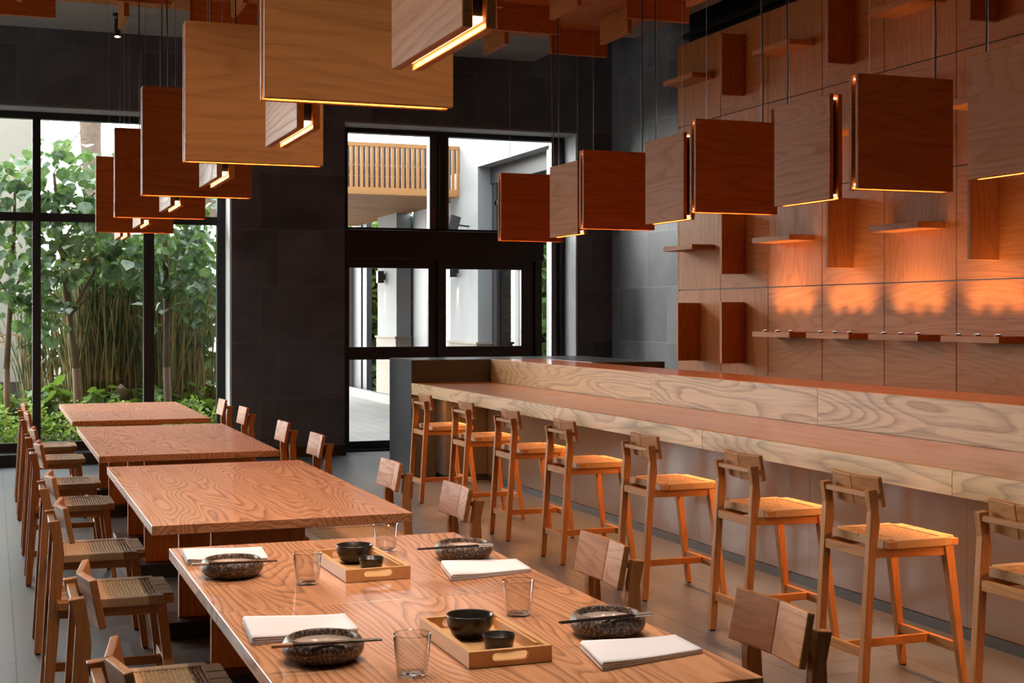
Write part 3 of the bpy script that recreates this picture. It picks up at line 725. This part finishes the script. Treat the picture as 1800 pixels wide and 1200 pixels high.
def napkin(q, d, fold_at_left=True):
    """folded cloth: a serpentine section swept across the quad q = far-left, far-right, near-right, near-left"""
    th = 0.0016; path = []
    zs_ = [0.001, 0.0045, 0.008, 0.0115]
    N = 14
    for li, z in enumerate(zs_):
        rng = range(N + 1) if li % 2 == 1 else range(N, -1, -1)
        for k in rng:
            u = k / N
            lift = (1 - u) ** 2 * 0.006 * li / 3
            path.append((0.012 + 0.988 * u if li in (0, 3) else 0.02 + 0.965 * u, z * (0.62 + 0.38 * (1 - u)) + lift))
        if li < 3:
            z2 = zs_[li + 1]; left = (li % 2 == 0)
            for a in (30, 90, 150):
                rr = (z2 - z) / 2 + (0.001 if left else 0)
                zz = (z + z2) / 2 - math.cos(R(a)) * rr * (1.3 if left else 0.75)
                path.append(((0.012 - 0.020 * math.sin(R(a))) if left else (0.987 + 0.012 * math.sin(R(a))), zz + (0.003 * li / 3 if left else 0)))
    a, b, c, dd = [Vector((x, y, 0)) for x, y in q]; V = 10; vs = []; n = len(path)
    for j in range(V + 1):
        v_ = j / V
        for (u, z) in path:
            p = (a * (1 - u) + b * u) * (1 - v_) + (dd * (1 - u) + c * u) * v_
            p.y -= 0.008 * math.sin(PI * u) * (1 - v_)          # slightly hollow far edge
            vs.append((p.x, p.y, z + 0.0012 * math.sin(5 * u + 3 * v_) * (z > 0.004)))
    fs = [(j * n + i, j * n + i + 1, (j + 1) * n + i + 1, (j + 1) * n + i) for j in range(V) for i in range(n - 1)]
    cx = sum(v[0] for v in vs) / len(vs); cy = sum(v[1] for v in vs) / len(vs)
    o = mesh_obj('folded_napkin', [(x - cx, y - cy, z) for x, y, z in vs], fs, M['napkin'], smooth=True, loc=(cx, cy, ZT + 0.0012))
    md = o.modifiers.new('thickness', 'SOLIDIFY'); md.thickness = th; md.offset = 0
    tag(o, 'folded white linen napkin ' + d, 'napkin', 'folded napkins on the laid table')
napkin([(0.561, 4.444), (0.813, 4.469), (0.792, 4.239), (0.551, 4.247)], 'behind the far bowl on the window side')
napkin([(0.573, 3.395), (0.825, 3.395), (0.812, 3.209), (0.556, 3.165)], 'behind the near bowl on the window side')
napkin([(1.257, 3.963), (1.50, 3.975), (1.478, 3.79), (1.215, 3.732)], 'in front of the far bowl on the bar side')
napkin([(1.240, 2.874), (1.490, 2.900), (1.478, 2.745), (1.206, 2.679)], 'in front of the near bowl on the bar side')

# ------------------------------------------------------------------ outside: ground, terrace, white building
def ext_struct(name, *a, **k): return struct(name, *a, **k)
struct('ground', M['soil'], -14, 3.4, 15.06, 40, -0.3, 0.06)
o = struct('terrace_floor', M['terrace'], 3.4, 14, 15.06, 45, -0.3, -0.015)
stp = box('terrace_step', M['terrace'], 6.33, 6.42, 22.75, 34, -0.015, 0.14); tag(stp, 'low stone step in front of the white columns outside', 'step')
bd = empty('white_building', (6.45, 15.3, 0)); tag(bd, 'white rendered building with stone based columns across the terrace', 'building')
def bl(name, mat, x0, x1, y0, y1, z0, z1, **k): return box(name, mat, x0 - 6.45, x1 - 6.45, y0 - 15.3, y1 - 15.3, z0, z1, bd, **k)
bl('upper_wall', M['extwhite'], 6.45, 6.75, 15.3, 18.93, 3.60, 5.6)
bl('corner_wall', M['extwhite'], 6.45, 6.75, 18.93, 19.44, 3.60, 5.6)
bl('column', M['extwhite'], 6.45, 6.70, 18.625, 19.876, 1.12, 3.60)
bl('column_base', M['limestone'], 6.43, 6.72, 18.61, 19.89, 0.0, 1.09); bl('column_cap', M['limestone'], 6.41, 6.74, 18.59, 19.92, 1.09, 1.12)
bl('column', M['extwhite'], 6.45, 6.70, 22.85, 24.08, 1.14, 3.24)
bl('column_base', M['limestone'], 6.43, 6.72, 22.83, 24.10, 0.14, 1.11); bl('column_cap', M['limestone'], 6.41, 6.74, 22.81, 24.13, 1.11, 1.14)
bl('pillar', M['extwhite'], 6.45, 6.75, 15.3, 16.02, 0, 3.55)
for (y0, y1) in ((18.43, 18.62), (17.55, 17.68), (21.76, 22.55), (20.0, 20.75), (25.67, 25.95), (26.1, 26.8)):
    bl('window_frame', M['greyext'] if y1 - y0 > 0.5 else M['darkext'], 6.66, 6.76, y0, y1, 0.0, 3.50)
bl('window_frame', M['darkext'], 6.64, 6.76, 15.3, 18.93, 3.36, 3.62); bl('window_frame', M['greyext'], 6.66, 6.74, 16.5, 18.5, 3.05, 3.12)
bl('window_glass', M['pane2'], 6.70, 6.71, 17.6, 18.5, 0, 3.4); bl('window_glass', M['pane2'], 6.70, 6.71, 16.5, 17.6, 3.1, 3.4)
bl('window_glass', M['pane2'], 6.70, 6.71, 22.55, 22.85, 0, 3.2); bl('window_glass', M['pane2'], 6.70, 6.71, 21.15, 21.76, 0, 3.2)
bl('inner_wall', M['darkext'], 9.7, 9.8, 15.3, 36, 0, 3.5)
bl('end_wall', M['limestone'], 6.5, 6.8, 26.8, 31, 0, 3.24)
# balcony
bc = empty('balcony', (0, 19.5, 3.24)); tag(bc, 'timber balcony with upright slat railing above the terrace', 'balcony')
box('deck', M['timber'], 2.6, 6.66, 0, 7.0, 0, 0.085, bc)
box('fascia', M['timber'], 2.6, 6.66, -0.05, 0.0, 0.0, 0.10, bc)
box('handrail', M['timber'], 2.6, 6.62, -0.045, 0.0, 0.69, 0.745, bc)
x = 6.585; k = 0
while x > 3.4 and k < 60:
    box('slat', M['timber'], x - 0.0185, x + 0.0185, -0.04, -0.01, 0.10, 0.69, bc); x -= 0.0765; k += 1
box('dark_screen', M['darkext'], 2.6, 7.3, 1.2, 1.3, 0.085, 0.86, bc)
MB().box(2.6, 6.3, 1.0, 1.05, 0.52, 0.55).box(2.6, 6.3, 1.0, 1.05, 0.36, 0.375).build('rail', M['steel'], bc)
# sconces
for (y, d) in ((23.6, 'farther'), (19.53, 'nearer')):
    e = empty('wall_sconce', (6.45, y, 2.17)); tag(e, 'square black up and down wall light on the %s white column' % d, 'wall light', 'wall lights on the white columns')
    box('housing', M['black'], -0.14, -0.03, -0.055, 0.055, -0.105, 0.105, e, bevel=0.003); box('bracket', M['black'], -0.03, -0.001, -0.03, 0.03, -0.05, 0.05, e)
    light('down_beam', 'SPOT', (-0.07, 0, -0.12), (0, R(-14), 0), 26, (1.0, 0.72, 0.42), e, spot_size=R(26), spot_blend=0.6, shadow_soft_size=0.01)
    light('up_beam', 'SPOT', (-0.07, 0, 0.12), (0, R(180 + 14), 0), 20, (1.0, 0.72, 0.42), e, spot_size=R(26), spot_blend=0.6, shadow_soft_size=0.01)
e = MB().box(-0.075, 0.075, -0.05, 0.05, -0.13, 0.13).xf(Matrix.Rotation(R(16), 4, 'Y')).build('outdoor_speaker', M['darkext'], loc=(6.21, 19.02, 2.80), bevel=0.004)
MB().cyl((0.05, 0, 0.0), (0.238, 0.0, -0.02), 0.012, n=8).build('bracket', M['black'], e)
tag(e, 'dark grey tilted box on a bracket beside the nearer white column', 'speaker')

# ------------------------------------------------------------------ garden
rnd = random.Random(7)
def leaves(name, mat, parent, n, pick, size, droop=0.5, aspect=1.0, seed=1):
    rg = random.Random(seed); vs = []; fs = []
    shape = [(0, 0), (0.42, 0.18), (0.50, 0.55), (0.0, 1.0), (-0.50, 0.55), (-0.42, 0.18)]
    for _ in range(n):
        p = Vector(pick(rg)); s2 = size * rg.uniform(0.6, 1.25)
        az = rg.uniform(0, 2 * PI); el = rg.gauss(-droop, 0.5); roll = rg.gauss(0, 0.5)
        m = Matrix.Rotation(az, 3, 'Z') @ Matrix.Rotation(el, 3, 'X') @ Matrix.Rotation(roll, 3, 'Y')
        b = len(vs)
        for (u, v_) in shape: vs.append(p + m @ Vector((u * s2 * aspect, v_ * s2, abs(u) * 0.25 * s2)))
        fs += [(b, b + 1, b + 2, b + 3), (b, b + 3, b + 4, b + 5)]
    me = bpy.data.meshes.new(name); me.from_pydata([tuple(v) for v in vs], [], fs); me.materials.append(mat)
    o = bpy.data.objects.new(name, me); COL.objects.link(o)
    if parent: o.parent = parent
    return o
def blob(cx, cy, cz, rx, ry, rz):
    def f(rg):
        while True:
            a, b, c = rg.uniform(-1, 1), rg.uniform(-1, 1), rg.uniform(-1, 1)
            if a * a + b * b + c * c < 1: return (cx + a * rx, cy + b * ry, cz + c * rz)
    return f
def blobs(bs):
    fs = [blob(*b) for b in bs]; ws = [(b[3] * b[4] * b[5]) ** 0.8 for b in bs]
    def f(rg): return rg.choices(fs, ws)[0](rg)
    return f
def tree(label, base_, pts, rad, bs, n, size, branches, seed):
    e = empty('broadleaf_tree', base_); tag(e, label, 'tree', 'round leaved trees outside the window')
    rel = [(p[0] - base_[0], p[1] - base_[1], p[2] - base_[2]) for p in pts]
    MB().tube(rel, rad, 10).build('trunk', M['bark'], e, smooth=True)
    m = MB()
    rg = random.Random(seed)
    for (i, dx, dy, dz) in branches:
        p = rel[i]; q = (p[0] + dx * 0.5, p[1] + dy * 0.5, p[2] + dz * 0.62); r_ = (p[0] + dx, p[1] + dy, p[2] + dz)
        m.tube([p, q, r_], [rad[i] * 0.5, rad[i] * 0.35, 0.006], 6)
    m.build('branches', M['bark'], e, smooth=True)
    leaves('foliage', M['leaf'], e, n, blobs([(b[0] - base_[0], b[1] - base_[1], b[2] - base_[2], *b[3:]) for b in bs]), size, 0.7, 0.95, seed)
tree('slim tree with large round leaves right of the left window mullion', (0.94, 16.5, 0.06), [(0.94, 16.5, 0.06), (0.90, 16.5, 0.9), (0.83, 16.5, 1.5), (0.74, 16.5, 2.3), (0.66, 16.5, 3.1)], [0.05, 0.045, 0.04, 0.032, 0.016],
     [(0.75, 16.5, 3.0, 0.55, 0.4, 0.55), (1.0, 16.4, 2.5, 0.6, 0.4, 0.45), (1.35, 16.3, 2.15, 0.45, 0.3, 0.28), (0.62, 16.3, 1.5, 0.2, 0.2, 0.3), (1.3, 16.6, 2.9, 0.35, 0.3, 0.5), (0.75, 16.3, 2.1, 0.35, 0.3, 0.30)], 560, 0.15,
     [(3, 0.55, 0, 0.8), (3, -0.4, 0.1, 0.7), (2, 0.55, -0.1, 0.45), (2, -0.25, 0, 0.3), (4, 0.3, 0, 0.5), (2, 0.6, 0, 0.9)], 3)
tree('slim tree with round leaves seen in the right hand window pane', (1.93, 16.5, 0.06), [(1.93, 16.5, 0.06), (1.90, 16.5, 0.9), (1.90, 16.5, 1.7), (1.88, 16.5, 2.5), (1.84, 16.5, 3.0)], [0.048, 0.042, 0.038, 0.028, 0.012],
     [(1.95, 16.4, 2.3, 0.45, 0.35, 0.5), (2.2, 16.4, 1.9, 0.3, 0.3, 0.5), (1.75, 16.4, 1.75, 0.2, 0.25, 0.5), (2.1, 16.5, 2.9, 0.4, 0.3, 0.4)], 330, 0.14,
     [(3, 0.4, 0, 0.6), (2, 0.35, 0, 0.6), (2, -0.2, 0, 0.5), (3, -0.3, 0, 0.5)], 4)
tree('slim tree at the left edge of the garden beside the cream wall', (0.17, 16.6, 0.06), [(0.17, 16.6, 0.06), (0.16, 16.6, 0.9), (0.20, 16.6, 1.7), (0.24, 16.6, 2.5), (0.25, 16.6, 3.0)], [0.04, 0.036, 0.03, 0.022, 0.012],
     [(0.15, 16.5, 2.9, 0.5, 0.4, 0.5), (0.2, 16.5, 2.1, 0.5, 0.4, 0.55), (-0.5, 16.6, 2.5, 0.5, 0.4, 0.9), (0.35, 16.4, 1.55, 0.25, 0.2, 0.25)], 560, 0.14,
     [(3, 0.3, 0, 0.5), (3, -0.4, 0, 0.5), (2, 0.3, 0, 0.5), (2, -0.4, 0, 0.5)], 5)
def bamboo(label, x0, x1, yc, ztop, n, seed, nl):
    e = empty('bamboo_clump', ((x0 + x1) / 2, yc, 0.06)); tag(e, label, 'bamboo', 'bamboo clumps outside the window'); rg = random.Random(seed); m = MB(); w2 = (x1 - x0) / 2
    for _ in range(n):
        bx = rg.uniform(-w2, w2) * 0.95; by = rg.uniform(-0.35, 0.35); h = ztop * rg.uniform(0.7, 1.05); lx = rg.gauss(0, 0.12) * h + bx * 0.15; ly = rg.gauss(0, 0.08) * h
        r = rg.uniform(0.005, 0.013); m.tube([(bx, by, 0), (bx + lx * 0.35, by + ly * 0.3, h * 0.5), (bx + lx, by + ly, h)], [r, r * 0.9, r * 0.5], 5)
    m.build('canes', M['cane'], e)
    leaves('foliage', M['leaf2'], e, nl, blobs([(0, 0, ztop, w2 * 1.1, 0.5, 0.55), (0, 0.1, ztop * 0.7, w2, 0.4, 0.6)]), 0.19, 0.9, 0.22, seed + 1)
bamboo('dense bamboo clump behind the slim tree in the middle pane', 0.85, 1.75, 17.5, 2.1, 330, 11, 900)
bamboo('loose bamboo clump in the right hand window pane', 1.75, 2.55, 17.3, 2.3, 130, 12, 380)
bamboo('thin bamboo clump close to the left window mullion', 0.35, 0.85, 18.3, 1.6, 60, 13, 300)
# palm trunk and dry fronds
pm = empty('palm_tree', (1.22, 18.75, 0.06)); tag(pm, 'ringed palm trunk rising behind the trees in the upper middle pane', 'palm tree')
MB().tube([(0.1, 0, 0), (0.05, 0, 1.5), (0.02, 0, 3.0), (-0.02, 0, 3.7), (-0.03, 0, 5.2)], [0.15, 0.13, 0.12, 0.13, 0.18], 14).build('trunk', M['palmbark'], pm)
def fronds(name, parent, mat, n, org, ln, seed, rise=0.6, wid=0.16, droop=1.3):
    rg = random.Random(seed); m = MB()
    for k in range(n):
        az = 2 * PI * k / n + rg.uniform(-0.3, 0.3); pts = []; L = ln * rg.uniform(0.75, 1.1)
        for t in range(9):
            u = t / 8; r = L * u * (1 - 0.15 * u); z = rise * L * u - droop * L * 0.5 * u * u
            pts.append(Vector((org[0] + r * math.cos(az), org[1] + r * math.sin(az), org[2] + z)))
        m.tube(pts, [0.009] * 8 + [0.003], 4)
        side = Vector((-math.sin(az), math.cos(az), 0))
        for t in range(1, 17):
            u = t / 16; i = min(7, int(u * 8)); p = pts[i].lerp(pts[i + 1], u * 8 - i)
            for sg in (-1, 1):
                q = p + side * sg * wid * math.sin(PI * min(1, u * 0.85 + 0.12)) * L + Vector((math.cos(az), math.sin(az), -0.35)) * wid * 0.5 * L
                d = (q - p).cross(Vector((0, 0, 1))).normalized() * 0.011
                m.add([p - d, p + d, q], [(0, 1, 2)])
    return m.build(name, mat, parent)
fronds('fronds', pm, M['leaf2'], 14, (-0.03, 0, 5.0), 1.0, 4, 0.4, droop=2.6)
for i, (x, y, z, ln, n_, mt, lb) in enumerate([(0.75, 17.2, 0.1, 0.75, 14, 'leaf2', 'low fan palm at the foot of the slim tree'), (0.15, 17.4, 0.1, 1.3, 9, 'leaf2', 'arching palm in front of the cream wall'), (-0.35, 17.8, 0.9, 0.9, 9, 'dead', 'dry brown palm fronds before the cream wall'), (2.45, 17.8, 0.1, 0.9, 10, 'leaf2', 'small palm beyond the right hand window pane'), (1.1, 18.6, 1.6, 0.9, 12, 'leaf2', 'green palm crown above the bamboo')]):
    e = empty('garden_palm', (x, y, 0.06)); tag(e, lb, 'palm')
    fronds('fronds', e, M[mt], n_, (0, 0, z), ln, 20 + i, 0.9, 0.22)
    if z > 0.5: MB().tube([(0, 0, 0), (0.02, 0, z)], [0.05, 0.04], 8).build('stem', M['bark'], e)
# shrubs along the sill
for i in range(9):
    x = -0.9 + i * 0.42; e = empty('garden_shrub', (x, 16.0, 0.06)); tag(e, 'low bright green shrub under the window, %s from the left end' % ORD[i], 'shrub', 'bright shrubs along the window')
    leaves('foliage', M['leaf3'], e, 520, blobs([(0, 0, 0.18, 0.30, 0.28, 0.24), (0.1, 0.1, 0.36, 0.16, 0.2, 0.16)]), 0.055, 0.2, 0.7, 40 + i)
    MB().tube([(0, 0, 0), (0.02, 0, 0.3)], [0.012, 0.006], 5).build('stem', M['bark'], e)
for i in range(6):
    x = -0.6 + i * 0.62; e = empty('leafy_plant', (x, 17.0, 0.06)); tag(e, 'dark broad leaved ground plant behind the shrubs, %s from the left end' % ORD[i], 'plant', 'broad leaved ground plants')
    leaves('foliage', M['leaf4'], e, 130, blobs([(0, 0, 0.35, 0.35, 0.25, 0.30)]), 0.17, 0.4, 0.8, 60 + i)
    MB().tube([(0, 0, 0), (0.0, 0, 0.3)], [0.015, 0.008], 5).build('stem', M['bark'], e)
# background
hw = [('tall hedge behind the bamboo', 0.95, 2.9, 19.8, 1.3, 2400, 'leaf2', 80), ('tall leafy hedge behind the terrace columns', 6.95, 9.6, 27.6, 2.0, 2600, 'leaf4', 81), ('leafy hedge beyond the side of the white building', 6.85, 8.3, 18.35, 2.0, 1400, 'leaf4', 82)]
for lb, x0, x1, yc, zh, n_, mt, sd in hw:
    e = empty('hedge', ((x0 + x1) / 2, yc, 0)); tag(e, lb, 'hedge')
    hx = (x1 - x0) / 2
    def pk(rg, hx=hx, zh=zh): return (rg.uniform(-hx, hx), rg.uniform(-0.5, 0.5), rg.uniform(0.05, 2 * zh))
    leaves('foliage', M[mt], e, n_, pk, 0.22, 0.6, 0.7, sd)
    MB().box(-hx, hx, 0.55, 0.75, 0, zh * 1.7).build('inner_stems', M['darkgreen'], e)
gw = empty('garden_wall', (0, 20, 0)); tag(gw, 'cream garden wall with a grey foot beyond the trees', 'wall')
box('wall', M['creamwall'], -1.2, 0.52, 0, 0.3, 0.60, 6.0, gw); box('foot', M['greyext'], -1.22, 0.54, -0.02, 0.3, 0, 0.60, gw)
o = box('garden_post', M['white'], 0.66, 0.74, 20.0, 20.4, 0, 6.0); tag(o, 'white post standing beyond the garden trees', 'post')
o = box('garden_column', M['darkext'], 2.42, 2.58, 18.2, 18.36, 0, 2.6); tag(o, 'slim dark column behind the loose bamboo', 'column')
o = MB().tube([(0, 0, 0), (0.02, 0, 1.6), (0.0, 0, 3.0)], [0.09, 0.08, 0.07], 12).build('grey_tree_trunk', M['palmbark'], loc=(1.02, 17.0, 0.06)); o.rotation_euler = (0, R(38), 0); o.scale = (1, 1, 0.25); tag(o, 'short leaning grey stump between the shrubs', 'tree stump')
